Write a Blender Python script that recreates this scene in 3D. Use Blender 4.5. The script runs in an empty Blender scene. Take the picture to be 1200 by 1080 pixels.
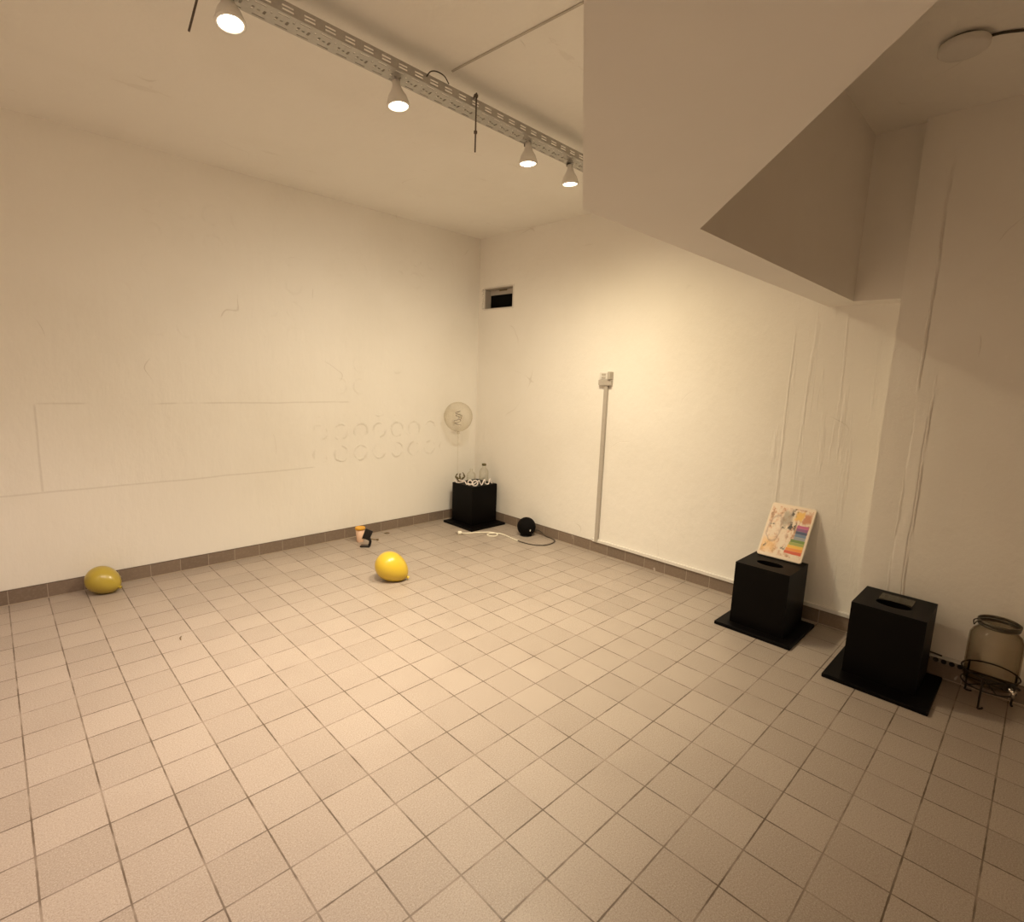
import bpy, bmesh, math, random
from mathutils import Vector, Matrix
random.seed(7)
S = bpy.context.scene
C = S.collection
PI = math.pi

# ------------------------------------------------------------------ view
S.view_settings.view_transform = 'Standard'
S.view_settings.look = 'None'
S.view_settings.gamma = 1.0
S.view_settings.use_curve_mapping = False
S.view_settings.exposure = 0.0
S.cycles.diffuse_bounces = 8
S.cycles.max_bounces = 16
S.cycles.transparent_max_bounces = 24

# ------------------------------------------------------------------ dimensions (metres, camera stands at x=y=0)
EYE = 1.63
LY = 4.707          # left wall plane (faces -y)
WX = 4.047          # right wall plane (faces -x)
RX = 3.82           # wall of the thicker stretch further right
RY = 0.71           # where that thicker stretch begins
CZ = 3.12           # ceiling
BZ = 2.17           # underside of the bulkhead
BB = 0.105          # baseboard height

# ------------------------------------------------------------------ node helpers
class NT:
    def __init__(s, name):
        s.m = bpy.data.materials.new(name); s.m.use_nodes = True
        s.t = s.m.node_tree; s.t.nodes.clear()
        s.out = s.n('ShaderNodeOutputMaterial')
    def n(s, kind, **kw):
        o = s.t.nodes.new(kind)
        for k, v in kw.items(): setattr(o, k, v)
        return o
    def l(s, a, b): s.t.links.new(a, b)
    def put(s, sock, v):
        if isinstance(v, bpy.types.NodeSocket): s.l(v, sock)
        elif v is not None: sock.default_value = v
    def math(s, op, a, b=None, c=None, clamp=False):
        o = s.n('ShaderNodeMath', operation=op); o.use_clamp = clamp
        s.put(o.inputs[0], a)
        if b is not None: s.put(o.inputs[1], b)
        if c is not None: s.put(o.inputs[2], c)
        return o.outputs[0]
    def smooth(s, v, a, b):
        o = s.n('ShaderNodeMapRange', interpolation_type='SMOOTHSTEP')
        s.put(o.inputs[0], v); o.inputs[1].default_value = a; o.inputs[2].default_value = b
        return o.outputs[0]
    def mix(s, f, a, b, blend='MIX'):
        o = s.n('ShaderNodeMix', data_type='RGBA', blend_type=blend)
        s.put(o.inputs[0], f); s.put(o.inputs[6], a); s.put(o.inputs[7], b)
        return o.outputs[2]
    def noise(s, vec, scale, detail=4, rough=.55, out=0):
        o = s.n('ShaderNodeTexNoise'); s.put(o.inputs['Vector'], vec)
        o.inputs['Scale'].default_value = scale; o.inputs['Detail'].default_value = detail
        o.inputs['Roughness'].default_value = rough
        return o.outputs[out]
    def coord(s, which='Object'):
        return s.n('ShaderNodeTexCoord').outputs[which]
    def xyz(s, v):
        o = s.n('ShaderNodeSeparateXYZ'); s.l(v, o.inputs[0]); return o.outputs
    def vec(s, x, y, z):
        o = s.n('ShaderNodeCombineXYZ')
        for i, q in enumerate((x, y, z)): s.put(o.inputs[i], q)
        return o.outputs[0]
    def scale(s, v, t):
        o = s.n('ShaderNodeVectorMath', operation='MULTIPLY'); s.l(v, o.inputs[0]); o.inputs[1].default_value = t
        return o.outputs[0]
    def bump(s, h, strength=.3, dist=.01, normal=None):
        o = s.n('ShaderNodeBump'); o.inputs['Strength'].default_value = strength
        o.inputs['Distance'].default_value = dist; s.put(o.inputs['Height'], h)
        if normal is not None: s.l(normal, o.inputs['Normal'])
        return o.outputs[0]
    def bsdf(s, color, rough=.5, metallic=0., normal=None, spec=.5, **kw):
        o = s.n('ShaderNodeBsdfPrincipled')
        s.put(o.inputs['Base Color'], color); s.put(o.inputs['Roughness'], rough)
        s.put(o.inputs['Metallic'], metallic); o.inputs['Specular IOR Level'].default_value = spec
        for k, v in kw.items(): s.put(o.inputs[k], v)
        if normal is not None: s.l(normal, o.inputs['Normal'])
        s.l(o.outputs[0], s.out.inputs[0])
        return o

def rgb(r, g, b): return (r, g, b, 1.0)

def plain(name, color, rough=.5, metallic=0., spec=.5, wear=.06, bump=0., scale=40, **kw):
    """A plain material with a little procedural unevenness."""
    t = NT(name); co = t.coord()
    f = t.noise(co, scale, 3)
    c2 = tuple(max(0., c*(1-wear*2)) for c in color[:3]) + (1.,)
    c = t.mix(f, color, c2)
    nrm = t.bump(f, bump, .002) if bump else None
    t.bsdf(c, rough, metallic, nrm, spec, **kw)
    return t.m

WALL = rgb(.83, .81, .765)

def wall_material(name, marks=None, col=WALL):
    t = NT(name); co = t.coord(); x, y, z = t.xyz(co)
    # trowelled plaster: long upright streaks, blotches, small grit
    streak = t.noise(t.scale(co, (5., 5., .8)), 2.2, 5, .6)
    blotch = t.noise(co, 1.3, 4, .55)
    trowel = t.noise(t.scale(co, (1.2, 1.2, .9)), 6.5, 6, .60)
    grit = t.noise(co, 70, 3, .6)
    h = t.math('MULTIPLY', streak, .55)
    h = t.math('MULTIPLY_ADD', trowel, .9, h)
    h = t.math('MULTIPLY_ADD', grit, .05, h)
    dirt = t.smooth(blotch, .42, .72)
    c = t.mix(t.math('MULTIPLY', dirt, .15), col, rgb(.66, .62, .54))
    fleck = t.smooth(t.noise(co, 26, 2, .5), .70, .76)
    c = t.mix(t.math('MULTIPLY', fleck, .22), c, rgb(.90, .88, .84))
    cr = t.math('SUBTRACT', 1., t.smooth(t.math('ABSOLUTE', t.math('SUBTRACT', t.noise(co, 1.5, 1.5, .45), .5)), .0004, .0028))
    cr = t.math('MULTIPLY', cr, t.smooth(t.noise(co, 2.3, 2, .5), .60, .68))
    c = t.mix(t.math('MULTIPLY', cr, .22), c, rgb(.38, .31, .24))
    h = t.math('MULTIPLY_ADD', cr, -.25, h)
    if marks: c, h = marks(t, co, x, y, z, c, h)
    nrm = t.bump(h, .62, .012)
    t.bsdf(c, .72, 0., nrm, .25)
    return t.m

def line_mask(t, v, at, w, soft=1.0):
    d = t.math('ABSOLUTE', t.math('SUBTRACT', v, at))
    return t.math('SUBTRACT', 1., t.smooth(d, w*.35, w*(1+soft)*.75))
def between(t, v, a, b, soft=.02):
    p = t.smooth(v, a-soft, a+soft); q = t.smooth(v, b-soft, b+soft)
    return t.math('MULTIPLY', p, t.math('SUBTRACT', 1., q))

def left_marks(t, co, x, y, z, c, h):
    wob = t.math('MULTIPLY', t.math('SUBTRACT', t.noise(co, 2.5, 3), .5), .02)
    zz = t.math('ADD', z, wob); xx = t.math('ADD', x, wob)
    broken = t.smooth(t.noise(t.scale(co, (1, 1, 1)), 3.1, 3), .40, .56)
    m1 = t.math('MULTIPLY', line_mask(t, zz, 1.335, .006), between(t, x, .21, 2.45))
    m1 = t.math('MULTIPLY', m1, broken)
    m2 = t.math('MULTIPLY', line_mask(t, xx, .212, .006), between(t, z, .74, 1.33))
    m3 = t.math('MULTIPLY', line_mask(t, zz, .737, .006), between(t, x, -.4, 2.1))
    dark = t.math('MAXIMUM', m1, t.math('MAXIMUM', m2, m3))
    c = t.mix(t.math('MULTIPLY', dark, .20), c, rgb(.30, .25, .20))
    # skim coat below z=.737 is smoother and stands a touch proud
    step = t.math('SUBTRACT', 1., t.smooth(zz, .727, .747))
    h = t.math('MULTIPLY', h, t.math('SUBTRACT', 1., t.math('MULTIPLY', step, .5)))
    h = t.math('MULTIPLY_ADD', step, .45, h)
    # rings left by old tile adhesive, on a 205 mm grid
    u = t.math('SUBTRACT', t.math('FRACT', t.math('ADD', t.math('DIVIDE', t.math('SUBTRACT', x, 2.162), .2055), .5)), .5)
    v = t.math('SUBTRACT', t.math('FRACT', t.math('ADD', t.math('DIVIDE', t.math('SUBTRACT', z, .846), .2130), .5)), .5)
    warp = t.math('MULTIPLY', t.math('SUBTRACT', t.noise(co, 14, 2), .5), .12)
    r = t.math('ADD', t.math('SQRT', t.math('ADD', t.math('MULTIPLY', u, u), t.math('MULTIPLY', v, v))), warp)
    ring = line_mask(t, r, .33, .045)
    strong = t.math('MULTIPLY', between(t, x, 2.05, 3.55, .06), between(t, z, .74, 1.20, .05))
    faint = t.math('MULTIPLY', between(t, x, .8, 3.7, .3), between(t, z, 1.36, 2.9, .1))
    patch = t.smooth(t.noise(co, 1.7, 2), .50, .66)
    amt = t.math('ADD', strong, t.math('MULTIPLY', t.math('MULTIPLY', faint, patch), .5))
    part = t.smooth(t.noise(co, 8.5, 2), .42, .66)
    ring = t.math('MULTIPLY', t.math('MULTIPLY', ring, amt), part)
    h = t.math('MULTIPLY_ADD', ring, .85, h)
    c = t.mix(t.math('MULTIPLY', ring, .17), c, rgb(.42, .37, .28))
    return c, h

def right_marks(t, co, x, y, z, c, h):
    wob = t.math('MULTIPLY', t.math('SUBTRACT', t.noise(co, 3.0, 3), .5), .03)
    yy = t.math('ADD', y, wob)
    run = t.smooth(t.noise(t.scale(co, (8, 8, .7)), 2.4, 4), .52, .70)
    zone = between(t, y, .75, 1.42, .08)
    run = t.math('MULTIPLY', run, zone)
    h = t.math('MULTIPLY_ADD', run, .5, h)
    e = t.math('MULTIPLY', line_mask(t, yy, 1.335, .006), between(t, z, .3, 2.0, .1))
    c = t.mix(t.math('MULTIPLY', e, .12), c, rgb(.35, .30, .22))
    h = t.math('MULTIPLY_ADD', e, .4, h)
    return c, h

def pier_marks(t, co, x, y, z, c, h):
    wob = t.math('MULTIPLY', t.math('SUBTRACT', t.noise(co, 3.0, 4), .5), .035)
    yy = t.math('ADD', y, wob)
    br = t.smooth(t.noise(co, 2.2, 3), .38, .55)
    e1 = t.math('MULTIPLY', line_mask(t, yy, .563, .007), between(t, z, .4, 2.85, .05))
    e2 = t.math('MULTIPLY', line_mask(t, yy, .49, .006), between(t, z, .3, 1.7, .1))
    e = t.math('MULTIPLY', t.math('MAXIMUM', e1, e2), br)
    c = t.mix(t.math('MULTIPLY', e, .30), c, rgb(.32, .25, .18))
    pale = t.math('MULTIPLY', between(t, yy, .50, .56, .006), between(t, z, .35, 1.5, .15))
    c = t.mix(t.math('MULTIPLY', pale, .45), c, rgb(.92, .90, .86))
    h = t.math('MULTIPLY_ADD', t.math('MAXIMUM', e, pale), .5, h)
    return c, h

def ceil_marks(t, co, x, y, z, c, h):
    k = t.smooth(t.noise(t.scale(co, (1, 3.2, 1)), 2.3, 5, .65), .67, .70)
    c = t.mix(t.math('MULTIPLY', k, .10), c, rgb(.40, .33, .25))
    spot = t.smooth(t.noise(co, 9, 1), .80, .82)
    c = t.mix(t.math('MULTIPLY', spot, .35), c, rgb(.3, .24, .18))
    return c, h

M = {}
M['wall_left'] = wall_material('plaster_left', left_marks)
M['wall_right'] = wall_material('plaster_right', right_marks)
M['wall_pier'] = wall_material('plaster_pier', pier_marks)
M['wall'] = wall_material('plaster_plain', None, rgb(.80, .71, .61))
M['ceiling'] = wall_material('plaster_ceiling', ceil_marks)

def smooth_plaster():
    t = NT('bulkhead_paint'); co = t.coord()
    f = t.noise(co, 2., 4); g = t.noise(co, 34, 3)
    c = t.mix(f, WALL, rgb(.76, .73, .68))
    t.bsdf(c, .7, 0., t.bump(g, .12, .004), .25)
    return t.m
M['bulkhead'] = smooth_plaster()

def tile_floor():
    t = NT('floor_tiles'); co = t.coord(); x, y, z = t.xyz(co)
    P, ox, oy, G = .2, .186, .159, .0052
    wob = t.math('MULTIPLY', t.math('SUBTRACT', t.noise(co, 30, 2), .5), .0035)
    u = t.math('DIVIDE', t.math('SUBTRACT', x, ox), P); v = t.math('DIVIDE', t.math('SUBTRACT', y, oy), P)
    def edge(q):
        f = t.math('FRACT', q)
        d = t.math('MULTIPLY', t.math('MINIMUM', f, t.math('SUBTRACT', 1., f)), P)
        return t.math('ADD', d, wob)
    d = t.math('MINIMUM', edge(u), edge(v))
    grout = t.math('SUBTRACT', 1., t.smooth(d, G*.35, G*.75))
    cell = t.vec(t.math('FLOOR', u), t.math('FLOOR', v), 0.)
    wn = t.n('ShaderNodeTexWhiteNoise', noise_dimensions='2D'); t.l(cell, wn.inputs[0])
    base = t.mix(wn.outputs[0], rgb(.35, .295, .25), rgb(.405, .345, .295))
    sp = t.math('ADD', t.math('MULTIPLY', t.noise(co, 185, 3, .65), .6), t.math('MULTIPLY', t.noise(co, 330, 2, .6), .4))
    base = t.mix(t.math('MULTIPLY', t.smooth(sp, .50, .60), .45), base, rgb(.56, .50, .44))
    base = t.mix(t.math('MULTIPLY', t.smooth(sp, .48, .38), .50), base, rgb(.20, .16, .125))
    worn = t.smooth(t.noise(co, 2.6, 5, .6), .45, .75)
    base = t.mix(t.math('MULTIPLY', worn, .16), base, rgb(.27, .215, .175))
    gn = t.noise(co, 5.0, 3)
    gc = t.mix(t.smooth(gn, .38, .66), rgb(.115, .082, .058), rgb(.30, .245, .20))
    c = t.mix(grout, base, gc)
    h = t.math('MULTIPLY_ADD', grout, -1., t.math('MULTIPLY', sp, .28))
    rough = t.math('MULTIPLY_ADD', t.noise(co, 8, 3), .22, .30)
    t.bsdf(c, rough, 0., t.bump(h, .35, .0022), .45)
    return t.m
M['floor'] = tile_floor()

def skirting(name, axis, off):
    t = NT(name); co = t.coord(); s = t.xyz(co); x, z = s[axis], s[2]
    u = t.math('DIVIDE', t.math('SUBTRACT', x, off), .2)
    f = t.math('FRACT', u); d = t.math('MULTIPLY', t.math('MINIMUM', f, t.math('SUBTRACT', 1., f)), .2)
    j = t.math('SUBTRACT', 1., t.smooth(d, .001, .0035))
    wn = t.n('ShaderNodeTexWhiteNoise', noise_dimensions='1D'); t.l(t.math('FLOOR', u), wn.inputs['W'])
    c = t.mix(wn.outputs[0], rgb(.185, .140, .108), rgb(.225, .172, .132))
    c = t.mix(t.math('MULTIPLY', t.smooth(t.noise(co, 60, 3), .45, .7), .25), c, rgb(.31, .25, .20))
    sc = t.smooth(t.noise(t.scale(co, (1, 1, .6)), 13, 2), .71, .75)
    c = t.mix(t.math('MULTIPLY', sc, .45), c, rgb(.70, .66, .60))
    c = t.mix(t.math('MULTIPLY', j, .6), c, rgb(.45, .40, .34))
    # pale bead of grout along the foot
    foot = t.math('SUBTRACT', 1., t.smooth(z, .004, .008))
    c = t.mix(foot, c, rgb(.58, .50, .41))
    c = t.mix(t.smooth(z, BB-.006, BB-.003), c, rgb(.11, .08, .06))
    t.bsdf(c, .42, 0., t.bump(j, -.3, .002), .4)
    return t.m
M['skirt_x'] = skirting('skirting_tiles_left', 0, .186)
M['skirt_y'] = skirting('skirting_tiles_right', 1, .159)

M['plinth'] = plain('black_painted_board', rgb(.0016, .0009, .0009), .5, 0., .13, .25, .05, 30)
M['dark_void'] = plain('unlit_black', rgb(.004, .004, .004), .9, 0., .1)
M['white_plastic'] = plain('white_plastic', rgb(.74, .72, .68), .4, 0., .5, .04)
M['grey_plastic'] = plain('aged_grey_plastic', rgb(.50, .46, .40), .5, 0., .4, .08)
M['strip_shaded'] = plain('shaded_strip_plastic', rgb(.26, .22, .18), .5, 0., .4, .08)  # shade on the front of the power strip, put into its colour
M['duct_plastic'] = plain('duct_plastic', rgb(.47, .43, .38), .45, 0., .4, .06)
M['galv'] = plain('galvanised_steel', rgb(.50, .48, .45), .42, .75, .5, .12, .1, 60)
M['steel_dark'] = plain('dull_threaded_steel', rgb(.16, .13, .11), .45, .8, .5, .2, .3, 300)
M['lamp_white'] = plain('lamp_enamel', rgb(.80, .78, .74), .35, 0., .5, .03)
M['black_plastic'] = plain('black_plastic', rgb(.010, .008, .009), .38, 0., .45, .15)
M['black_cloth'] = plain('black_speaker_cloth', rgb(.004, .003, .003), .8, 0., .15, .3, .5, 260)
M['black_cable'] = plain('black_rubber_cable', rgb(.06, .045, .03), .5, 0., .4, .1)
M['cream_cable'] = plain('cream_plastic_cable', rgb(.90, .87, .74), .45, 0., .4, .04)
M['iron'] = plain('dark_iron_wire', rgb(.030, .020, .014), .5, .5, .5, .2)
M['chrome'] = plain('tap_metal', rgb(.55, .50, .45), .22, 1., .5, .1)
M['orange_lid'] = plain('orange_lid_plastic', rgb(.80, .42, .05), .45, 0., .4, .05)
M['pink_cup'] = plain('pale_pink_cup', rgb(.80, .55, .40), .5, 0., .4, .05)
M['pink_cord'] = plain('pinkish_white_cord', rgb(.88, .82, .80), .5, 0., .4, .04)
M['olive'] = plain('olive_ribbon', rgb(.16, .13, .05), .5, 0., .4, .2)
M['brown_metal'] = plain('brown_rod', rgb(.20, .14, .07), .4, .4)
M['amber_lid'] = plain('amber_seal', rgb(.10, .085, .06), .4, .3)
M['board_edge'] = plain('board_edge', rgb(.74, .66, .55), .5, 0., .4, .06)

def balloon_mat(name, col, deep):
    t = NT(name); co = t.coord()
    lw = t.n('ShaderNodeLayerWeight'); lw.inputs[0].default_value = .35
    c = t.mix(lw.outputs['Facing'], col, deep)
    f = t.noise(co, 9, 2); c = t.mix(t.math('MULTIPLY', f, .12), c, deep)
    t.bsdf(c, .30, 0., t.bump(f, .03, .01), .5, **{'Subsurface Weight': .0, 'Coat Weight': .15, 'Coat Roughness': .2})
    return t.m
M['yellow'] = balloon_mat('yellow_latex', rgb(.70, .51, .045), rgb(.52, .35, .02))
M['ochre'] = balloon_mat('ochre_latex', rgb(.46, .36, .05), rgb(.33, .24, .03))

def clear(name, tint, rim, gloss=.08, facing=.25, g0=.022, g1=.22):
    """Thin clear film or glass: see-through, darker and glossier at grazing angles."""
    t = NT(name); co = t.coord()
    lw = t.n('ShaderNodeLayerWeight'); lw.inputs[0].default_value = facing
    tr = t.n('ShaderNodeBsdfTransparent')
    t.l(t.mix(lw.outputs['Facing'], tint, rim), tr.inputs[0])
    gl = t.n('ShaderNodeBsdfGlossy'); gl.inputs['Roughness'].default_value = gloss
    t.l(t.bump(t.noise(co, 16, 3), .06, .004), gl.inputs['Normal'])
    fr = t.math('MULTIPLY_ADD', t.math('POWER', lw.outputs['Facing'], 3.), g1, g0)
    mx = t.n('ShaderNodeMixShader'); t.l(fr, mx.inputs[0])
    t.l(tr.outputs[0], mx.inputs[1]); t.l(gl.outputs[0], mx.inputs[2])
    t.l(mx.outputs[0], t.out.inputs[0])
    return t.m
M['film'] = clear('clear_balloon_film', rgb(.985, .975, .95), rgb(.76, .72, .64), .015, .25, .05, .2)
M['glass'] = clear('jar_glass', rgb(.93, .91, .875), rgb(.50, .45, .37), .03, .22, .016, .14)
M['sheet'] = clear('clear_sheet_plastic', rgb(.93, .93, .88), rgb(.62, .60, .46), .15, .3, .12, .25)
M['thin_glass'] = clear('bottle_plastic', rgb(.99, .99, .98), rgb(.86, .83, .76), .05, .22)

def lens(name, col, power):
    t = NT(name); co = t.coord('Generated')
    e = t.n('ShaderNodeEmission'); e.inputs[0].default_value = col; e.inputs[1].default_value = power
    t.l(e.outputs[0], t.out.inputs[0]); return t.m
M['lens'] = lens('lit_lamp_lens', rgb(1., .86, .62), 14.)

def artwork():
    """Pale watercolour sheet with a stack of rainbow bars low on its right half."""
    t = NT('colour_artwork'); co = t.coord('Generated'); x, y, z = t.xyz(co)
    u = t.math('SUBTRACT', 1., y); v = z             # u to the viewer's right, v up
    wob = t.math('MULTIPLY', t.math('SUBTRACT', t.noise(co, 7, 4), .5), .13)
    vv = t.math('ADD', v, wob); uu = t.math('ADD', u, wob)
    r = t.n('ShaderNodeValToRGB'); t.l(t.noise(co, 8., 5, .68), r.inputs[0])
    r.color_ramp.elements[0].position = .38; r.color_ramp.elements[0].color = rgb(.42, .25, .15)
    r.color_ramp.elements[1].position = .64; r.color_ramp.elements[1].color = rgb(.82, .70, .56)
    for p, c in ((.45, rgb(.70, .46, .31)), (.52, rgb(.80, .68, .55)), (.76, rgb(.60, .54, .42))):
        e = r.color_ramp.elements.new(p); e.color = c
    c = r.outputs[0]
    c = t.mix(t.math('MULTIPLY', t.smooth(t.noise(co, 3.2, 2), .5, .62), .6), c, rgb(.85, .74, .62))
    # warm yellow wash low left, amber patch and rust patch along the top right
    c = t.mix(t.math('MULTIPLY', t.math('MULTIPLY', between(t, uu, -.1, .35, .1), between(t, vv, .08, .32, .08)), .7), c, rgb(.86, .56, .24))
    c = t.mix(t.math('MULTIPLY', between(t, uu, .60, .78, .03), between(t, vv, .74, .90, .03)), c, rgb(.80, .50, .12))
    c = t.mix(t.math('MULTIPLY', between(t, uu, .80, .96, .02), between(t, vv, .70, .88, .03)), c, rgb(.55, .24, .12))
    # grey brush shape and dark blots in the upper middle
    g = t.math('MULTIPLY', between(t, uu, .33, .56, .04), between(t, vv, .62, .88, .05))
    c = t.mix(t.math('MULTIPLY', g, .75), c, rgb(.33, .28, .22))
    k = t.smooth(t.noise(co, 11, 4), .44, .52)
    for a0, a1, b0, b1 in ((.52, .62, .80, .94), (.50, .66, .54, .68), (.36, .52, .55, .60), (.50, .58, .17, .25), (.08, .13, .17, .22), (.1, .18, .55, .62)):
        m = t.math('MULTIPLY', between(t, uu, a0, a1, .03), between(t, vv, b0, b1, .03))
        c = t.mix(t.math('MULTIPLY', m, k), c, rgb(.06, .045, .03))
    # faint oval outline on the left
    du = t.math('DIVIDE', t.math('SUBTRACT', uu, .22), .15); dv = t.math('DIVIDE', t.math('SUBTRACT', vv, .52), .24)
    rr = t.math('SQRT', t.math('ADD', t.math('MULTIPLY', du, du), t.math('MULTIPLY', dv, dv)))
    c = t.mix(t.math('MULTIPLY', line_mask(t, rr, 1., .10), .55), c, rgb(.42, .30, .24))
    # rainbow bars
    bars = [rgb(.50, .10, .25), rgb(.25, .08, .22), rgb(.05, .07, .16), rgb(.14, .22, .34), rgb(.30, .33, .36), rgb(.16, .26, .05),
            rgb(.36, .40, .09), rgb(.85, .52, .08), rgb(.84, .30, .05), rgb(.66, .10, .04)]
    top, bot = .66, .12; n = len(bars); st = (top-bot)/n
    vs = t.math('ADD', v, t.math('MULTIPLY', wob, .12))
    for i, b in enumerate(bars):
        z1 = top-i*st; lo = .66+(.04 if i < 5 else -.05*(i-4)/3)
        m = t.math('MULTIPLY', between(t, t.math('MULTIPLY_ADD', wob, .25, u), lo, .955, .012), between(t, vs, z1-st, z1, .006))
        c = t.mix(m, c, b)
    # plain margin
    mg = t.math('MULTIPLY', between(t, u, .035, .965, .006), between(t, v, .05, .955, .006))
    c = t.mix(mg, rgb(.80, .68, .55), c)
    t.bsdf(c, .45, 0., t.bump(t.noise(co, 30, 3), .1, .003), .4)
    return t.m
M['art'] = artwork()

# ------------------------------------------------------------------ mesh helpers
def link(o): C.objects.link(o); return o

def obj(name, bm, mat, parent=None, smooth=False, label=None):
    me = bpy.data.meshes.new(name)
    bmesh.ops.recalc_face_normals(bm, faces=bm.faces)
    bm.to_mesh(me); bm.free()
    me.materials.append(mat)
    if smooth:
        for p in me.polygons: p.use_smooth = True
    o = link(bpy.data.objects.new(name, me))
    if parent: o.parent = parent
    if label: o['label'] = label
    return o

def tag(o, label, cat, group=None):
    o['label'] = label; o['category'] = cat
    if group: o['group'] = group
    return o

def struct(name, bm, mat, label, cat, parent=None):
    o = obj(name, bm, mat, parent)
    o['kind'] = 'structure'
    if not parent: o['label'] = label; o['category'] = cat
    return o

def thing(name, label, cat, loc=(0, 0, 0), rz=0., group=None):
    o = link(bpy.data.objects.new(name, None)); o.empty_display_size = .05
    o.location = loc; o.rotation_euler = (0, 0, rz)
    return tag(o, label, cat, group)

def box(bm, a, b, bev=0., seg=2):
    r = bmesh.ops.create_cube(bm, size=1.)
    vs = r['verts']
    for v in vs:
        v.co = Vector([a[i] + (v.co[i]+.5)*(b[i]-a[i]) for i in range(3)])
    if bev:
        es = list({e for v in vs for e in v.link_edges})
        bmesh.ops.bevel(bm, geom=es, offset=bev, segments=seg, affect='EDGES', profile=.5)
    return bm

def B(): return bmesh.new()

def lathe(bm, prof, seg=32, closed=False, origin=(0, 0, 0)):
    """Revolve (r, z) points about z."""
    rings = []
    ox, oy, oz = origin
    for r, z in prof:
        if r < 1e-6: rings.append([bm.verts.new((ox, oy, oz+z))])
        else: rings.append([bm.verts.new((ox+r*math.cos(2*PI*k/seg), oy+r*math.sin(2*PI*k/seg), oz+z)) for k in range(seg)])
    pairs = list(zip(rings[:-1], rings[1:]))
    if closed: pairs.append((rings[-1], rings[0]))
    for a, b in pairs:
        if len(a) == 1 and len(b) == 1: continue
        for k in range(seg):
            q = (k+1) % seg
            if len(a) == 1: bm.faces.new((a[0], b[k], b[q]))
            elif len(b) == 1: bm.faces.new((a[k], a[q], b[0]))
            else: bm.faces.new((a[k], a[q], b[q], b[k]))
    return bm

def catmull(pts, n=8):
    P = [Vector(p) for p in pts]; out = []
    for i in range(len(P)-1):
        p0 = P[max(i-1, 0)]; p1 = P[i]; p2 = P[i+1]; p3 = P[min(i+2, len(P)-1)]
        for k in range(n):
            t = k/n
            out.append(.5*((2*p1) + (p2-p0)*t + (2*p0-5*p1+4*p2-p3)*t*t + (3*p1-p0-3*p2+p3)*t**3))
    out.append(P[-1]); return out

def tube(bm, pts, r, seg=8, smooth_n=0, closed=False, caps=True):
    P = catmull(pts, smooth_n) if smooth_n else [Vector(p) for p in pts]
    n = len(P); rings = []; up = None
    for i in range(n):
        if closed: d = P[(i+1) % n]-P[i-1]
        else: d = P[min(i+1, n-1)]-P[max(i-1, 0)]
        d.normalize()
        if up is None:
            up = Vector((0, 0, 1)) if abs(d.z) < .9 else Vector((1, 0, 0))
        a = d.cross(up)
        if a.length < 1e-5: a = d.orthogonal()
        a.normalize(); b = a.cross(d).normalized(); up = b
        rr = r(i/(n-1)) if callable(r) else r
        rings.append([bm.verts.new(P[i]+rr*(math.cos(2*PI*k/seg)*a+math.sin(2*PI*k/seg)*b)) for k in range(seg)])
    for i in range(n if closed else n-1):
        a, b = rings[i], rings[(i+1) % n]
        for k in range(seg):
            q = (k+1) % seg; bm.faces.new((a[k], a[q], b[q], b[k]))
    if caps and not closed:
        bm.faces.new(rings[0]); bm.faces.new(list(reversed(rings[-1])))
    return bm

def prism(bm, poly, z0, z1):
    lo = [bm.verts.new((x, y, z0)) for x, y in poly]; hi = [bm.verts.new((x, y, z1)) for x, y in poly]
    bm.faces.new(list(reversed(lo))); bm.faces.new(hi)
    n = len(poly)
    for i in range(n):
        j = (i+1) % n; bm.faces.new((lo[i], lo[j], hi[j], hi[i]))
    return bm

# ================================================================== the room
XB, YB = -2.6, -3.0         # rear end and camera-side end of the room
struct('floor', box(B(), (XB, YB, -.12), (WX, LY, 0)), M['floor'], 'beige speckled square tiled floor of the room', 'floor')
struct('ceiling', box(B(), (XB, YB, CZ), (WX, LY, CZ+.15)), M['ceiling'], 'white plastered ceiling over the whole room', 'ceiling')
struct('wall_left', box(B(), (XB, LY, 0), (WX+.15, LY+.15, CZ)), M['wall_left'], 'long white plastered wall at left with faint round adhesive marks', 'wall')
# right wall, with a rectangular hole high up by the corner
VY0, VY1, VZ0, VZ1 = 4.165, 4.610, 2.362, 2.580
b = B()
box(b, (WX, RY, 0), (WX+.15, VY0, CZ)); box(b, (WX, VY1, 0), (WX+.15, LY, CZ))
box(b, (WX, VY0, 0), (WX+.15, VY1, VZ0)); box(b, (WX, VY0, VZ1), (WX+.15, VY1, CZ))
struct('wall_right', b, M['wall_right'], 'white plastered wall at right carrying the vertical grey cable duct', 'wall')
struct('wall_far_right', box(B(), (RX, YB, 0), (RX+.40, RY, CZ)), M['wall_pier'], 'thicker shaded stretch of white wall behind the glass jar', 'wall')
struct('wall_front', box(B(), (XB, YB-.15, 0), (RX, YB, CZ)), M['wall'], 'plain white wall behind the camera on the right', 'wall')
struct('wall_rear', box(B(), (XB-.15, YB, 0), (XB, LY, CZ)), M['wall'], 'plain white wall behind the camera on the left', 'wall')
# boxed bulkhead under the ceiling: a bent plan, then a short return along the right wall
dl = Vector((.754, .592)); dr = Vector((.851, .771))
pl, pr = Vector((1.417, 1.150)), Vector((1.842, .963))
poly = [(WX, 1.150), tuple(pl), tuple(pl-dl*3.2), tuple(pr-dr*3.35), tuple(pr), (3.872, .963), (3.872, RY), (WX, RY)]
struct('wall_bulkhead', prism(B(), poly, BZ, CZ), M['bulkhead'], 'deep white boxed bulkhead hanging from the ceiling at upper right', 'wall')

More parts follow.
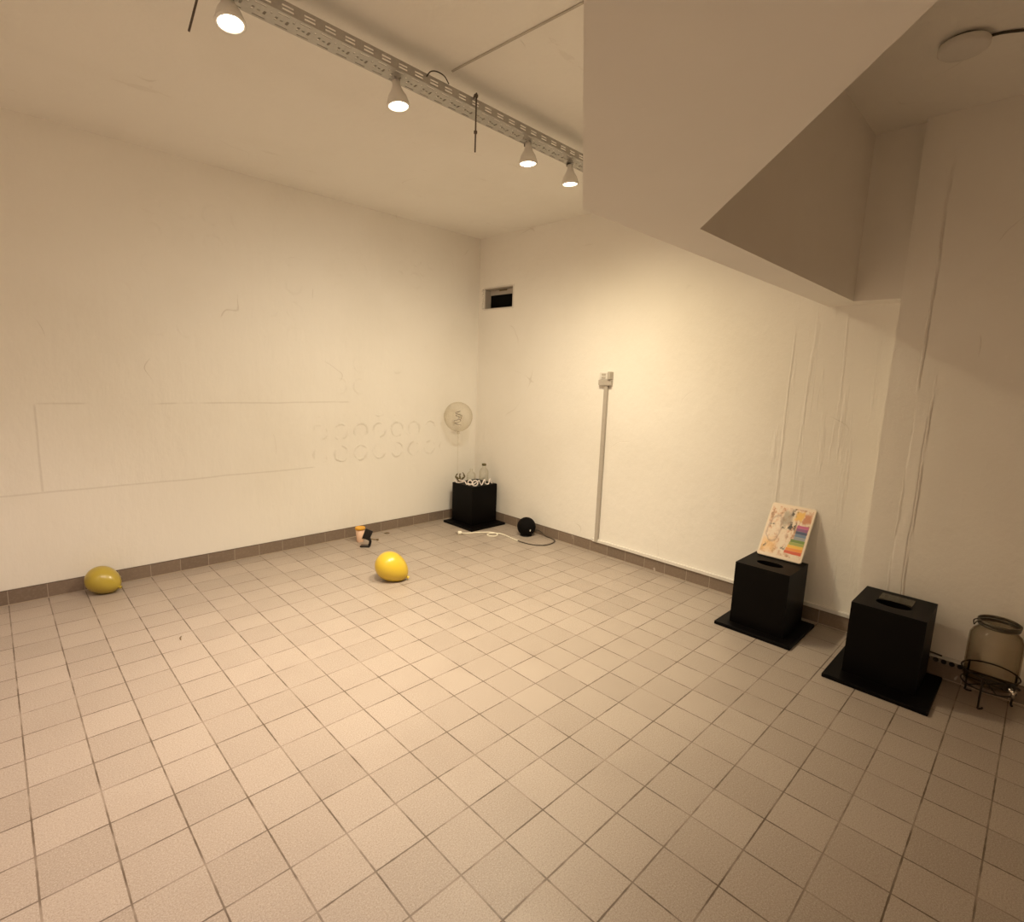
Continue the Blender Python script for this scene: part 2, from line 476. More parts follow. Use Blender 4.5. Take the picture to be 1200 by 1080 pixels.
def skirt(name, a, b_, mat, label):
    bm = box(B(), a, b_, .003, 1)
    return struct(name, bm, mat, label, 'baseboard')
skirt('baseboard_left', (XB, LY-.012, 0), (WX, LY, BB), M['skirt_x'], 'grey brown tile baseboard along the left wall')
skirt('baseboard_right', (WX-.012, RY, 0), (WX, LY-.012, BB), M['skirt_y'], 'grey brown tile baseboard along the right wall')
skirt('baseboard_far_right', (RX-.012, YB, 0), (RX, RY, BB), M['skirt_y'], 'tile baseboard behind the glass jar and power strip')
# painted-over joint strip on the ceiling, running from the cable tray towards the bulkhead
b = box(B(), (-.006, -1.0, -.006), (.006, 1.0, 0), .002, 1)
bmesh.ops.transform(b, matrix=Matrix.Translation((1.844, 1.33, CZ)) @ Matrix.Rotation(math.radians(3.53), 4, 'Z'), verts=b.verts)
struct('trim_1', b, M['grey_plastic'], 'thin straight strip across the ceiling from tray to bulkhead', 'trim')

# ================================================================== hole in the wall
v = thing('wall_vent', 'open rectangular vent hole high on the right wall near the corner, black inside', 'vent', (WX, (VY0+VY1)/2, VZ0))
oy, oz = (VY0+VY1)/2, VZ0
def L(*p): return (p[0]-WX, p[1]-oy, p[2]-oz)
b = B(); D = .105
box(b, L(WX+.002, VY0, VZ1-.008), L(WX+D, VY1, VZ1)); box(b, L(WX+.002, VY0, VZ0), L(WX+D, VY1, VZ0+.006))
box(b, L(WX+.002, VY0, VZ0), L(WX+D, VY0+.008, VZ1)); box(b, L(WX+.002, VY1-.008, VZ0), L(WX+D, VY1, VZ1))
obj('sleeve', b, M['duct_plastic'], v)
obj('dark_duct', box(B(), L(WX+D-.02, VY0+.008, VZ0+.006), L(WX+D, VY1-.008, VZ1-.008)), M['dark_void'], v, label='black panel standing in for the unlit depth of the duct')  # black panel stands in for the darkness deeper in the hole
b = B(); w = .014
for a, c in (((VY0-w, VZ0-w), (VY1+w, VZ0)), ((VY0-w, VZ1), (VY1+w, VZ1+w)), ((VY0-w, VZ0), (VY0, VZ1)), ((VY1, VZ0), (VY1+w, VZ1))):
    box(b, L(WX-.005, a[0], a[1]), L(WX+.003, c[0], c[1]))
obj('frame', b, M['white_plastic'], v)
obj('lit_reveal', box(B(), L(WX+D-.030, VY0+.010, VZ1-.062), L(WX+D-.022, VY1-.010, VZ1-.009)), M['duct_plastic'], v, label='pale strip standing in for the lit top of the opening')  # pale strip added in place of the lit top reveal
b = B()
for k in range(9):
    q = (WX-.003, VY1+.020+random.random()*.022, VZ0+.01+k*.024)
    bmesh.ops.create_icosphere(b, subdivisions=1, radius=.010+random.random()*.009, matrix=Matrix.Translation(L(*q)))
obj('sealant', b, M['white_plastic'], v, True, label='lumpy white sealant down the left edge')
obj('latch', box(B(), L(WX+D-.040, 4.33, VZ1-.026), L(WX+D-.031, 4.45, VZ1-.012), .003, 1), M['brown_metal'], v, label='small brown catch under the top edge')

# ================================================================== cable tray and its lamps
TY0, TY1, TZ, TH = 2.283, 2.394, 2.98, .042
TX0, TX1, PITCH = -1.25, 3.40, .0865

def perforated(name, x0, x1, v0, v1, place, holes, parent, mat):
    """A thin sheet along x with rectangular holes repeated every PITCH (holes in cell units u0,u1 and v metres)."""
    bm = B(); us = sorted({0., 1.} | {q for h in holes for q in h[:2]}); vs = sorted({v0, v1} | {q for h in holes for q in h[2:]})
    n = int((x1-x0)/PITCH); cache = {}
    def V(x, w):
        k = (round(x, 5), round(w, 5))
        if k not in cache: cache[k] = bm.verts.new(place(x, w))
        return cache[k]
    for i in range(n):
        for ua, ub in zip(us[:-1], us[1:]):
            for va, vb in zip(vs[:-1], vs[1:]):
                mu, mv = (ua+ub)/2, (va+vb)/2
                if any(h[0] < mu < h[1] and h[2] < mv < h[3] for h in holes): continue
                xa, xb = x0+(i+ua)*PITCH, x0+(i+ub)*PITCH
                bm.faces.new((V(xa, va), V(xb, va), V(xb, vb), V(xa, vb)))
    o = obj(name, bm, mat, parent)
    m = o.modifiers.new('thickness', 'SOLIDIFY'); m.thickness = .0016; m.offset = 0
    return o
tray = thing('cable_tray', 'galvanised perforated cable tray hung along the ceiling above the spot lamps', 'cable tray', (0, 0, 0))
side_h = [(.20, .72, .022, .029), (.20, .72, .009, .016)]
perforated('side_rail', TX0, TX1, 0, TH, lambda x, w: (x, TY0, TZ+w), side_h, tray, M['galv'])
perforated('side_rail', TX0, TX1, 0, TH, lambda x, w: (x, TY1, TZ+w), side_h, tray, M['galv'])
base_h = [(.12, .24, .047, .070), (.62, .74, .047, .070), (.36, .50, .055, .063), (.1, .6, .012, .019), (.3, .85, .094, .100), (.85, .94, .030, .040)]
perforated('base', TX0, TX1, 0, TY1-TY0, lambda x, w: (x, TY0+w, TZ), base_h, tray, M['galv'])

def rod(p0, p1, nuts=(), hook=None):
    d = Vector(p1)-Vector(p0)
    b = B(); tube(b, [p0, p1], .0040, 8); r_ = obj('threaded_rod', b, M['steel_dark'], tray, True, label='dark threaded hanging rod')
    for q in nuts:
        b = B(); lathe(b, [(0, -.006), (.0095, -.006), (.0095, .006), (0, .006)], 6, origin=tuple(Vector(p0)+d*q))
        obj('nut', b, M['steel_dark'], r_)
    if hook:
        b = B(); tube(b, hook, .0045, 8, 4); obj('bracket', b, M['steel_dark'], r_, True)
rod((1.893, 2.266, 2.762), (1.893, 2.266, 3.040), (.34, .95), [(1.893, 2.266, 3.030), (1.893, 2.278, 3.036), (1.893, 2.286, 3.018)])
rod((.643, 2.43, 2.845), (.715, 2.41, CZ), (.85,), [(.688, 2.418, 3.02), (.700, 2.400, 3.02)])
b = B(); tube(b, [(1.595, 2.276, 3.005), (1.612, 2.268, 3.030), (1.645, 2.265, 3.042), (1.690, 2.266, 3.040), (1.725, 2.276, 3.022)], .0028, 8, 6)
obj('bent_wire', b, M['black_cable'], tray, True)

LAMPS = [(.766, 2.36, 2.900, 'spot lamp nearest the camera at top left, its lit face largest', (.02, -.20, -1), 1.40, (1., .82, .68), (-.28, .12, -1), 100),
         (1.496, 2.36, 2.872, 'second spot lamp along the tray, left of the hanging threaded rod', (.06, -.10, -1), 2.3, (1., .85, .62), (.18, .10, -1), 92),
         (2.379, 2.36, 2.872, 'third spot lamp along the tray, just right of the hanging rod', (.06, -.0, -1), 1.40, (1., .86, .65), (-.02, .47, -1), 154),
         (2.765, 2.36, 2.860, 'spot lamp at the far right end of the tray, against the bulkhead', (.08, -.0, -1), 1.02, (1., .82, .52), (.16, .14, -1), 164),
         (-.15, 2.36, 2.872, 'spot lamp further back on the tray, above and left of the view', (.0, .10, -1), 1.0, (1., .80, .70), (-.0, .05, -1), 120),
         (-1.05, 2.36, 2.872, 'added unseen lamp at the rear end of the tray, filling the right side by bounce', (-.3, -.3, -1), 3.6, (1., .83, .64), (-.8, -1.1, -.45), 136)]  # added unseen lamp, its bounce off the rear walls lifts the right side
POWER = 113.
def lamp(x, y, z, label, aim, k, col, beam, cone):
    t = thing('spot_lamp', label, 'spot lamp', (x, y, z), 0, 'spot lamps under the cable tray')
    d = Vector(aim).normalized(); rot = Vector((0, 0, -1)).rotation_difference(d).to_matrix().to_4x4()
    def R(bm): bmesh.ops.transform(bm, matrix=rot, verts=bm.verts); return bm
    R0, H = .053, .086
    b = lathe(B(), [(R0-.004, -.004), (R0, -.002), (R0, .006), (R0-.003, .016), (.042, .040), (.028, .062), (.019, H), (.019, H+.022), (0, H+.022)], 32)
    obj('housing', R(b), M['lamp_white'], t, True)
    b = lathe(B(), [(0, .002), (.03, .0015), (R0-.007, .003), (R0-.007, .007), (0, .007)], 32)
    obj('lens', R(b), M['lens'], t, True, label='bright lit lens')
    b = lathe(B(), [(R0-.008, -.006), (R0+.002, -.006), (R0+.002, .003), (R0-.008, .003)], 32, True)
    obj('rim', R(b), M['lamp_white'], t, True)
    top = rot @ Vector((0, 0, H+.015)); hook = Vector((0, TY1-.014-y, TZ-z-.006))
    b = B(); tube(b, [tuple(top), tuple((top+hook)/2+Vector((.004, 0, 0))), tuple(hook)], .008, 10)
    obj('stem', b, M['galv'], t, True)
    b = B(); box(b, (hook.x-.013, hook.y-.010, hook.z-.010), (hook.x+.013, hook.y+.010, hook.z+.0048), .002, 1)
    obj('clamp', b, M['steel_dark'], t)
    ld = bpy.data.lights.new('lamp_light', 'SPOT'); ld.shadow_soft_size = .045
    ld.energy = POWER*k; ld.color = col; ld.spot_size = math.radians(cone); ld.spot_blend = 1.0
    lo = link(bpy.data.objects.new('lamp_light', ld)); lo.parent = t
    g = Vector(beam).normalized()
    lo.location = d*.020; lo.rotation_euler = Vector((0, 0, -1)).rotation_difference(g).to_euler()
    return t
for a in LAMPS: lamp(*a)

# ================================================================== black plinths
def plinth(label, x0, y0, bx0, by0, top=.45, hole=True, dims=(.36, .345)):
    """Square base board and a box-shaped body with an oval hand hole in its top."""
    SZ = .49
    t = thing('plinth', label, 'plinth', (x0+SZ/2, y0+SZ/2, 0), 0, 'black display plinths')
    obj('base_board', box(B(), (-SZ/2, -SZ/2, 0), (SZ/2, SZ/2, .024), .004, 2), M['plinth'], t)
    ox, oy = x0+SZ/2, y0+SZ/2
    lx, ly = bx0-ox, by0-oy; hx, hy = lx+dims[0], ly+dims[1]
    bm = B(); n = 28; cx, cy = (lx+hx)/2-.04, (ly+hy)/2
    rx, ry = .050, .085
    if not hole:
        box(bm, (lx, ly, .024), (hx, hy, top), .004, 2)
    else:
        # top face with an oval hole: fan from a square ring to the oval
        inner, low, outer = [], [], []
        for k in range(n):
            a = 2*PI*k/n; c, s = math.cos(a), math.sin(a)
            inner.append(bm.verts.new((cx+rx*c, cy+ry*s, top)))
            low.append(bm.verts.new((cx+rx*c, cy+ry*s, top-.07)))
            f = min((hx-cx)/c if c > 1e-6 else (lx-cx)/c if c < -1e-6 else 9, (hy-cy)/s if s > 1e-6 else (ly-cy)/s if s < -1e-6 else 9)
            outer.append((cx+f*c, cy+f*s))
        def snap(i):   # put the nearest ray end exactly into each corner
            return i
        for X_, Y_ in ((lx, ly), (lx, hy), (hx, ly), (hx, hy)):
            i = min(range(n), key=lambda j: (outer[j][0]-X_)**2+(outer[j][1]-Y_)**2); outer[i] = (X_, Y_)
        ot = [bm.verts.new((x, y, top)) for x, y in outer]; ob = [bm.verts.new((x, y, .024)) for x, y in outer]
        for k in range(n):
            q = (k+1) % n
            bm.faces.new((inner[k], inner[q], ot[q], ot[k])); bm.faces.new((inner[q], inner[k], low[k], low[q]))
            bm.faces.new((ot[k], ot[q], ob[q], ob[k]))
        bm.faces.new(low); bm.faces.new(list(reversed(ob)))
    obj('body', bm, M['plinth'], t)
    return t
plinth('black plinth carrying the colourful board, against the right wall', 3.455, .955, 3.535, 1.028)
plinth('black plinth with bare top and hand hole, nearest the glass jar', 3.282, .238, 3.405, .312, .445)
plinth('black plinth in the far corner under the clear balloon', 3.522, 4.118, 3.615, 4.232, .45, False)

b = box(B(), (-.055, -.080, 0), (.055, .080, .004), .0012, 1)
o = obj('clear_sheet', b, M['sheet'], None); o.location = (3.645, .485, .4462)
tag(o, 'small clear plastic sheet lying behind the hand hole on the plinth nearest the jar', 'sheet')
# colourful board leaning on the first plinth
bx, bz, W_, H_, T_ = 3.816, .4585, .292, .405, .014
ang = math.atan2(.215, .343)
bd = thing('art_board', 'small rounded board with rainbow stripes leaning on a black plinth', 'picture', (bx, 1.199, bz))
def rounded(bm, y0, y1, z0, z1, x0, x1, r):
    pts = []
    for cy, cz, a0 in ((y1-r, z1-r, 0), (y0+r, z1-r, 90), (y0+r, z0+r, 180), (y1-r, z0+r, 270)):
        for k in range(6):
            a = math.radians(a0+k*18); pts.append((cy+r*math.cos(a), cz+r*math.sin(a)))
    f = [bm.verts.new((x0, y, z)) for y, z in pts]; g = [bm.verts.new((x1, y, z)) for y, z in pts]
    bm.faces.new(f); bm.faces.new(list(reversed(g))); n = len(pts)
    for i in range(n): bm.faces.new((f[i], f[(i+1) % n], g[(i+1) % n], g[i]))
    return bm
tilt = Matrix.Rotation(ang, 4, 'Y')
b = rounded(B(), -W_/2, W_/2, 0, H_, 0, T_, .016); bmesh.ops.transform(b, matrix=tilt, verts=b.verts)
obj('panel', b, M['board_edge'], bd)
b = rounded(B(), -W_/2+.003, W_/2-.003, .003, H_-.003, -.0012, 0, .014)
pic = obj('picture_sheet', b, M['art'], bd, label='abstract watercolour with stacked rainbow bars')
pic.rotation_euler = (0, ang, 0)

# ================================================================== balloons
def balloon_profile(r, pear=.30):
    pr = [(0, -r)]
    for k in range(1, 28):
        a = -PI/2 + k/28*PI*.955
        z = math.sin(a)*r; q = math.cos(a)*r
        if a > 0:
            u = math.sin(a); z *= 1+pear; q *= 1-pear*.34*u*u
        pr.append((q, z))
    zt = pr[-1][1]
    pr += [(.100*r, zt+.03*r), (.070*r, zt+.08*r)]
    return pr, zt+.08*r
def balloon(name, label, cat, center, r, d, mat, squash=1.0, group=None, pear=.34):
    t = thing(name, label, cat, center, 0, group)
    rot = Vector((0, 0, 1)).rotation_difference(Vector(d).normalized()).to_matrix().to_4x4()
    pr, zt = balloon_profile(r, pear)
    b = lathe(B(), pr, 40); bmesh.ops.transform(b, matrix=rot @ Matrix.Diagonal((squash, squash, 1, 1)), verts=b.verts)
    obj('skin', b, mat, t, True)
    b = lathe(B(), [(.05*r, zt-.01), (.10*r, zt), (.11*r, zt+.05*r), (.13*r, zt+.10*r), (.09*r, zt+.11*r), (.04*r, zt+.06*r)], 20)
    bmesh.ops.transform(b, matrix=rot, verts=b.verts)
    obj('knot', b, mat, t, True)
    return t
balloon('balloon', 'bright yellow balloon lying in the middle of the tiled floor', 'balloon', (2.165, 3.518, .116), .116, (.74, -.70, -.64), M['yellow'], .97, 'yellow balloons on the floor', .40)
balloon('balloon', 'duller ochre balloon lying at far left against the baseboard', 'balloon', (.470, 4.585, .096), .097, (.66, -.66, -.36), M['ochre'], .98, 'yellow balloons on the floor', .40)

cb = balloon('clear_balloon', 'clear round balloon on a thin stick above the corner plinth', 'balloon', (3.640, 4.530, 1.185), .155, (.03, .0, -1), M['film'], 1.0, None, .08)
b = B(); tube(b, [(.004, 0, -.19), (.004, 0, -.55), (.010, -.004, -.732)], .0040, 8); obj('stick', b, M['thin_glass'], cb, True)
b = B()
for k in range(3):
    tube(b, [(.045*math.cos(a+k*2.1)*(1-a/14), .045*math.sin(a+k*2.1)*(1-a/16), -.10+.045*k+a*.010) for a in [i*.5 for i in range(15)]], .0042, 5)
obj('inner_wire', b, M['chrome'], cb, True, label='bright curled wire inside the balloon')

# things on the corner plinth
PZ = .4505
b = B()
y0 = 4.258
def front(u, v_): return (3.640+.335*max(0, u-.0), y0+.012*math.sin(9*u), PZ+.009+v_)
# looped cord along the two visible top edges of the plinth (from left edge round the near corner to the right)
P = [(3.634, 4.560, PZ+.030), (3.632, 4.530, PZ+.006), (3.632, 4.490, PZ+.006), (3.640, 4.440, PZ+.018), (3.636, 4.405, PZ+.034), (3.640, 4.450, PZ+.040), (3.645, 4.520, PZ+.034),
     (3.650, 4.440, PZ+.026), (3.640, 4.390, PZ+.036), (3.632, 4.350, PZ+.010)]
for cx, cy, r in ((3.640, 4.315, .026), (3.668, 4.262, .030)):
    for k in range(9):
        a = -2.6 + k/8*2*PI
        P.append((cx+r*.70*math.cos(a)+.002*k, cy-r*.72*math.cos(a), PZ+.034+r*math.sin(a)))
P += [(3.72, 4.250, PZ+.058), (3.735, 4.250, PZ+.034), (3.760, 4.248, PZ+.008), (3.790, 4.250, PZ+.052), (3.805, 4.250, PZ+.056), (3.812, 4.250, PZ+.020), (3.835, 4.248, PZ+.007), (3.862, 4.250, PZ+.012),
      (3.872, 4.250, PZ+.050), (3.885, 4.252, PZ+.058), (3.900, 4.255, PZ+.020), (3.925, 4.262, PZ+.007)]
tube(b, P, .0062, 8, 5)
o = obj('looped_cord', b, M['pink_cord'], None, True)
tag(o, 'pinkish white cord in loops along the front top edge of the corner plinth', 'cord')

def bottle(label, x, y, h, r, cap):
    t = thing('clear_bottle', label, 'bottle', (x, y, PZ), 0, 'clear bottles on the corner plinth')
    pr = [(0, .001), (r*.9, .001), (r, .006), (r, h*.58), (r*.85, h*.68), (r*.38, h*.82), (r*.34, h*.94), (r*.40, h*.945), (r*.40, h*.96), (r*.30, h*.96),
          (r*.28, h*.82), (r*.78, h*.67), (r*.92, h*.57), (r*.92, .009), (0, .006)]
    obj('body', lathe(B(), pr, 28), M['thin_glass'], t, True)
    if cap: obj('cap', lathe(B(), [(0, h*.90), (r*.46, h*.90), (r*.48, h), (0, h)], 20), M['olive'], t, True, label='small dark cap')
    return t
bottle('clear bottle with small dark cap at right rear of the corner plinth', 3.885, 4.36, .215, .052, True)
bottle('uncapped clear bottle behind the cord loops on the corner plinth', 3.735, 4.40, .170, .050, False)
b = B()
for k in range(6):
    a = k*1.05; c, s = math.cos(a), math.sin(a)
    tube(b, [(0, 0, .002), (.020*c, .020*s, .020+.006*(k % 3)), (.040*c, .034*s, .034+.010*(k % 2)), (.030*c+.012*s, .026*s, .050+.004*k)], lambda q: .0065*(1-.55*q), 6, 5)
o = obj('ribbon_bow', b, M['olive'], None, True); o.scale = (1.5, 1.5, 1.7); o.location = (3.665, 4.505, PZ)
tag(o, 'small dark olive bow at the foot of the clear balloon stick', 'bow')

# ================================================================== on the floor by the corner
R_ = .097
sp = thing('round_speaker', 'round black ball-shaped speaker on the floor near the far corner', 'speaker', (3.905, 3.690, 0))
pr = [(0, 0), (R_*.52, 0), (R_*.62, .004)]
for k in range(1, 18):
    a = math.radians(-62+k*(152/18)); pr.append((R_*math.cos(a), R_*.985+R_*math.sin(a)))
pr.append((0, R_*.985+R_))
obj('shell', lathe(B(), pr, 40), M['black_cloth'], sp, True)
b = lathe(B(), [(R_*.50, .0005), (R_*.66, .0005), (R_*.66, .008), (R_*.50, .008)], 32, True); obj('foot_ring', b, M['black_plastic'], sp, True)
dv = Vector((-.34, -.90, -.18)).normalized()
b = B(); bmesh.ops.create_icosphere(b, subdivisions=2, radius=.011)
bmesh.ops.transform(b, matrix=Matrix.Translation(Vector((0, 0, R_*.985))+dv*(R_-.004)) @ Matrix.Diagonal((.7, .7, 1.2, 1)), verts=b.verts)
obj('tag_mark', b, M['white_plastic'], sp, True, label='small white mark low on the speaker')
b = B(); lc = lambda x, y, z: (x-3.905, y-3.690, z)
tube(b, [lc(3.960, 3.640, .06), lc(4.012, 3.600, .050), lc(4.018, 3.52, .012), lc(4.020, 3.44, .0055), lc(3.985, 3.362, .0055), lc(3.895, 3.325, .0055), lc(3.79, 3.335, .0055), lc(3.715, 3.42, .0055), lc(3.690, 3.520, .0055), lc(3.690, 3.595, .0055)], .0050, 8, 8)
obj('cord', b, M['black_cable'], sp, True)

ec = thing('extension_cord', 'thin cream cable with plug lying before the corner plinth', 'cable', (3.37, 4.13, 0))
lc = lambda x, y, z=.0062: (x-3.37, y-4.13, z)
b = B()
tube(b, [lc(3.400, 4.120, .012), lc(3.46, 4.100), lc(3.53, 4.070), lc(3.600, 4.030), lc(3.66, 3.985), lc(3.685, 3.930), lc(3.665, 3.870), lc(3.610, 3.850), lc(3.570, 3.885), lc(3.585, 3.94), lc(3.64, 3.945, .008), lc(3.70, 3.895, .008), lc(3.715, 3.82),
         lc(3.705, 3.74), lc(3.693, 3.66), lc(3.690, 3.598)], .0060, 8, 8)
obj('cord', b, M['cream_cable'], ec, True)
b = B(); lathe(b, [(0, 0), (.017, 0), (.019, .006), (.018, .030), (.008, .044), (0, .044)], 16)
bmesh.ops.transform(b, matrix=Matrix.Translation((-.012, .012, .019)) @ Matrix.Rotation(-.75, 4, 'Z') @ Matrix.Rotation(PI/2, 4, 'Y'), verts=b.verts)
obj('plug', b, M['cream_cable'], ec, True)
b = B()
for s in (-1, 1): tube(b, [(-.012+.007*s, .012+.0075*s, .019), (-.030+.007*s, .029+.0075*s, .019)], .0024, 6)
obj('pin', b, M['chrome'], ec, True)

# cup by the left wall
cp = thing('cup', 'pale pink cup with orange rim standing by the left baseboard', 'cup', (2.462, 4.530, 0))
obj('body', lathe(B(), [(0, 0), (.030, 0), (.032, .004), (.043, .128), (.040, .128), (.030, .006), (0, .006)], 32), M['pink_cup'], cp, True)
obj('lid', lathe(B(), [(.0405, .124), (.047, .124), (.0475, .142), (.044, .146), (.040, .143), (0, .141)], 32), M['orange_lid'], cp, True, label='orange lid')

ps = thing('phone_stand', 'small black stand with tilted head and rod, beside the pink cup', 'stand', (2.435, 4.352, 0))
rz = math.radians(-45)
def Rz(bm, m=Matrix.Identity(4)): bmesh.ops.transform(bm, matrix=Matrix.Rotation(rz, 4, 'Z') @ m, verts=bm.verts); return bm
obj('foot', Rz(box(B(), (-.062, -.028, 0), (.030, .028, .014), .005, 2)), M['black_plastic'], ps)
b = B(); tube(b, [(.020, 0, .012), (.030, .002, .050), (.022, .0, .085)], .013, 10, 4); obj('neck', Rz(b), M['black_plastic'], ps, True)
obj('head', Rz(box(B(), (-.036, -.010, -.050), (.036, .010, .050), .006, 2), Matrix.Translation((.006, 0, .120)) @ Matrix.Rotation(.38, 4, 'Y')), M['black_plastic'], ps)
b = B(); tube(b, [(-.050, .005, .078), (.095, .005, .072)], .0055, 8); lathe(b, [(0, -.008), (.010, -.008), (.010, .008), (0, .008)], 10, origin=(.098, .005, .072))
obj('rod', Rz(b), M['brown_metal'], ps, True, label='brown cross rod')

def scrap(label, x, y, a, l, mat, h=.004):
    b = B(); tube(b, [(-l/2, 0, h), (0, .003, h*1.4), (l/2, -.002, h)], lambda q: h*(.5+.5*math.sin(PI*min(max(q, .08), .92))), 6, 4)
    bmesh.ops.transform(b, matrix=Matrix.Rotation(a, 4, 'Z'), verts=b.verts)
    o = obj('splinter', b, mat, None, True); o.location = (x, y, 0)
    return tag(o, label, 'debris')
scrap('small dark splinter lying alone on the floor tiles at left', .71, 3.49, 1.35, .045, M['brown_metal'])
scrap('tiny dark sliver on the floor by the baseboard right of the cup', 2.80, 4.60, -.5, .05, M['brown_metal'], .006)

# ================================================================== cable ducts and socket on the right wall
td = thing('cable_duct', 'grey plastic cable duct down the right wall and along its baseboard', 'cable duct', (WX, 2.885, 0))
obj('vertical_duct', box(B(), (-.028, -.019, BB+.0005), (-.001, .019, 1.585), .002, 1), M['duct_plastic'], td)
obj('horizontal_duct', box(B(), (-.024, .760-2.885, BB+.0005), (-.001, .05, BB+.029), .003, 1), M['white_plastic'], td)
obj('end_cap', box(B(), (-.026, .738-2.885, BB-.010), (-.001, .762-2.885, BB+.030), .003, 1), M['black_plastic'], td, label='dark end of the duct')
sk = thing('wall_socket', 'small white double socket box on the right wall above the duct', 'socket', (WX, 2.885, 1.585))
obj('lower_box', box(B(), (-.040, -.060, .0005), (-.001, .075, .050), .004, 2), M['duct_plastic'], sk)
obj('upper_box', box(B(), (-.034, -.028, .052), (-.001, .072, .118), .004, 2), M['white_plastic'], sk)
b = B()
for zz in (.070, .098): box(b, (-.038, .000, zz-.009), (-.033, .045, zz+.009), .002, 1)
obj('socket_face', b, M['grey_plastic'], sk)
obj('plug', box(B(), (-.062, -.060, .054), (-.002, -.034, .124), .005, 2), M['grey_plastic'], sk, label='grey piece standing in for the shadow on the right side')  # grey block shaped to stand for the shadow beside the socket

# ================================================================== power strip and jar at far right
st = thing('power_strip', 'white multi-socket power strip lying on the baseboard left of the jar', 'power strip', (RX, .228, BB))
obj('body', box(B(), (-.052, -.075, .0005), (-.001, .080, .026), .004, 2), M['strip_shaded'], st)
obj('lit_top', box(B(), (-.053, -.076, .0262), (-.001, .081, .031), .002, 1), M['white_plastic'], st, label='top edge made pale as if lit')  # pale slab paints the light on the strip's top edge
for k in range(4):
    yk = -.055+k*.036
    b = B(); lathe(b, [(.0, .0), (.013, .0), (.013, .004), (.0105, .004), (.0105, .001), (0, .001)], 16)
    bmesh.ops.transform(b, matrix=Matrix.Translation((-.0515, yk, .0145)) @ Matrix.Rotation(-PI/2, 4, 'Y'), verts=b.verts)
    obj('socket', b, M['black_plastic'], st, True)
b = B(); tube(b, [(-.030, .030, .036), (-.030, .090, .040), (-.026, .150, .030), (-.02, .22, .022), (-.02, .32, .012)], .0048, 8, 6)
obj('cord', b, M['black_cable'], st, True)

JX, JY = 3.690, .048
js = thing('jar_stand', 'dark wire stand with three legs holding the glass jar', 'stand', (JX, JY, 0))
Rr = .118
def circle(r, z, n=40): return [(r*math.cos(2*PI*k/n), r*math.sin(2*PI*k/n), z) for k in range(n)]
b = B(); tube(b, circle(Rr, .176), .0042, 8, closed=True); obj('upper_ring', b, M['iron'], js, True)
b = B(); tube(b, circle(Rr-.006, .104), .0038, 8, closed=True); obj('lower_ring', b, M['iron'], js, True)
b = B()
for k in range(3):
    a = math.radians(20+60*k); tube(b, [((Rr-.006)*math.cos(a), (Rr-.006)*math.sin(a), .106), (-(Rr-.006)*math.cos(a), -(Rr-.006)*math.sin(a), .106)], .0034, 6)
obj('cross_wire', b, M['iron'], js, True)
for a in (170, 300, 50):
    a = math.radians(a); c, s = math.cos(a), math.sin(a)
    b = B(); tube(b, [(Rr*c, Rr*s, .180), (Rr*c, Rr*s, .06), ((Rr-.003)*c, (Rr-.003)*s, .020), ((Rr-.001)*c, (Rr-.001)*s, .006), (Rr*.93*c, Rr*.93*s-.010, .0055), (Rr*.86*c, Rr*.86*s-.016, .011)], .0048, 8, 5)
    obj('leg', b, M['iron'], js, True)
jr = thing('glass_jar', 'large clear glass drinks jar with tap on a wire stand', 'jar', (JX, JY, .112))
r = .111; t_ = .005
outer = [(0, 0), (r*.80, 0), (r*.94, .008), (r, .028), (r, .235), (r*.985, .258), (r*.90, .280), (r*.76, .296), (r*.72, .304), (r*.72, .322)]
inner = [(q-t_ if q > t_ else 0, z+(t_*1.2 if z < .02 else 0)) for q, z in reversed(outer)]
obj('body', lathe(B(), outer+inner, 56), M['glass'], jr, True)
obj('neck_seal', lathe(B(), [(r*.70, .318), (r*.77, .318), (r*.785, .324), (r*.77, .331), (r*.70, .331)], 48, True), M['amber_lid'], jr, True, label='dark seal round the neck')
obj('lid', lathe(B(), [(0, .332), (r*.74, .332), (r*.775, .336), (r*.775, .346), (r*.70, .352), (r*.50, .346), (0, .344)], 48), M['glass'], jr, True)
obj('lid_rim', lathe(B(), [(r*.74, .334), (r*.80, .334), (r*.80, .346), (r*.74, .346)], 48, True), M['amber_lid'], jr, True)
# wire clip on the lid, at the side away from the tap
b = B(); c = Vector((-.52, .85, 0)).normalized(); sd = Vector((-c.y, c.x, 0))
tube(b, [tuple(c*r*.80+sd*.018+Vector((0, 0, .345))), tuple(c*r*.98+sd*.012+Vector((0, 0, .338))), tuple(c*r*1.00+Vector((0, 0, .318))), tuple(c*r*.98-sd*.012+Vector((0, 0, .338))), tuple(c*r*.80-sd*.018+Vector((0, 0, .345)))], .0025, 6, 5)
obj('wire_clip', b, M['iron'], jr, True)
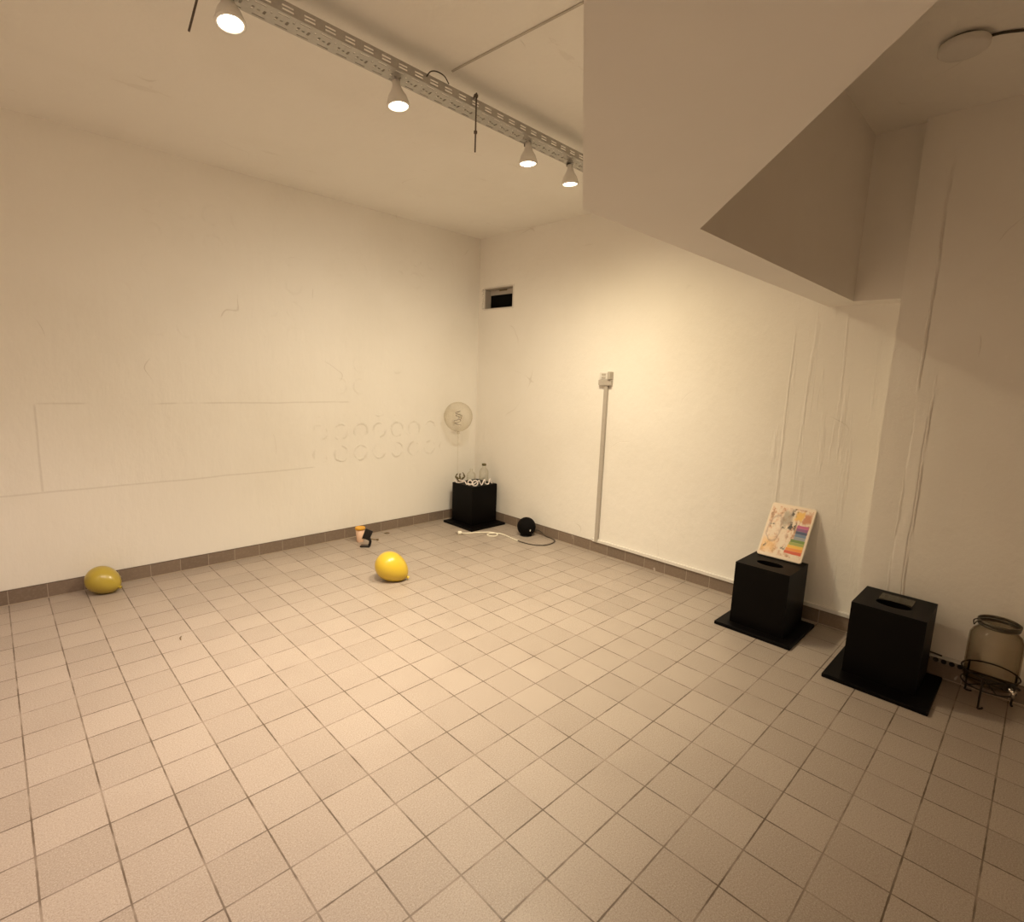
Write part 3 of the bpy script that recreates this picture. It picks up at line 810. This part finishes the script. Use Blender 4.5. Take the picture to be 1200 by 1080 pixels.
# tap low on the near right side
ta = Vector((-.74, -.67, 0)).normalized()
b = B()
def along(q, z): v_ = ta*q; return (v_.x, v_.y, z)
tube(b, [along(r-.006, .040), along(r+.038, .036)], .013, 12)
tube(b, [along(r+.036, .046), along(r+.038, .005)], .009, 12)
tk = obj('tap', b, M['chrome'], jr, True, label='shiny tap low on the jar')
b = B(); tube(b, [along(r+.036, .044), along(r+.042, .070)], .0055, 8); tube(b, [along(r+.020, .071), along(r+.066, .068)], .0065, 8)
obj('tap_handle', b, M['iron'], tk, True)
b = B(); lathe(b, [(0, -.004), (.021, -.004), (.021, .004), (0, .004)], 20)
bmesh.ops.transform(b, matrix=Matrix.Translation(along(r+.003, .040)) @ Vector((0, 0, 1)).rotation_difference(ta).to_matrix().to_4x4(), verts=b.verts)
obj('washer', b, M['iron'], tk, True)

# ================================================================== unlit lamp on the shaded ceiling
cl = thing('ceiling_lamp', 'round white unlit flush lamp on the shaded ceiling at upper right', 'lamp', (3.10, .485, CZ))
obj('base', lathe(B(), [(0, -.001), (.066, -.001), (.066, -.016), (0, -.016)], 40), M['black_plastic'], cl, True)
obj('cover', lathe(B(), [(.0, -.014), (.086, -.014), (.090, -.020), (.089, -.038), (.080, -.046), (.04, -.050), (0, -.051)], 48), M['white_plastic'], cl, True)
b = B(); tube(b, [(.015, -.066, -.010), (.03, -.12, -.006), (.08, -.21, -.007), (.18, -.36, -.006), (.30, -.62, -.006)], .0055, 8, 6)
obj('cord', b, M['black_cable'], cl, True)

# ================================================================== camera
p, ro, yaw, f = .156971102, .0380401029, .780846438, 622.125109
cy, sy = math.cos(yaw), math.sin(yaw)
fw = Vector((sy, cy, 0)); rt = Vector((cy, -sy, 0)); up = Vector((0, 0, 1))
f2 = math.cos(p)*fw-math.sin(p)*up; u2 = math.cos(p)*up+math.sin(p)*fw
r3 = math.cos(ro)*rt+math.sin(ro)*u2; u3 = math.cos(ro)*u2-math.sin(ro)*rt
cam = bpy.data.cameras.new('camera'); cam.sensor_width = 36.; cam.sensor_fit = 'HORIZONTAL'
cam.lens = f/1200*36.; cam.clip_start = .02
co_ = link(bpy.data.objects.new('camera', cam))
co_.matrix_world = Matrix(((r3.x, u3.x, -f2.x, 0), (r3.y, u3.y, -f2.y, 0), (r3.z, u3.z, -f2.z, EYE), (0, 0, 0, 1)))
S.camera = co_

w = bpy.data.worlds.new('world'); S.world = w; w.use_nodes = True
w.node_tree.nodes['Background'].inputs[0].default_value = (.02, .016, .012, 1)
w.node_tree.nodes['Background'].inputs[1].default_value = .2
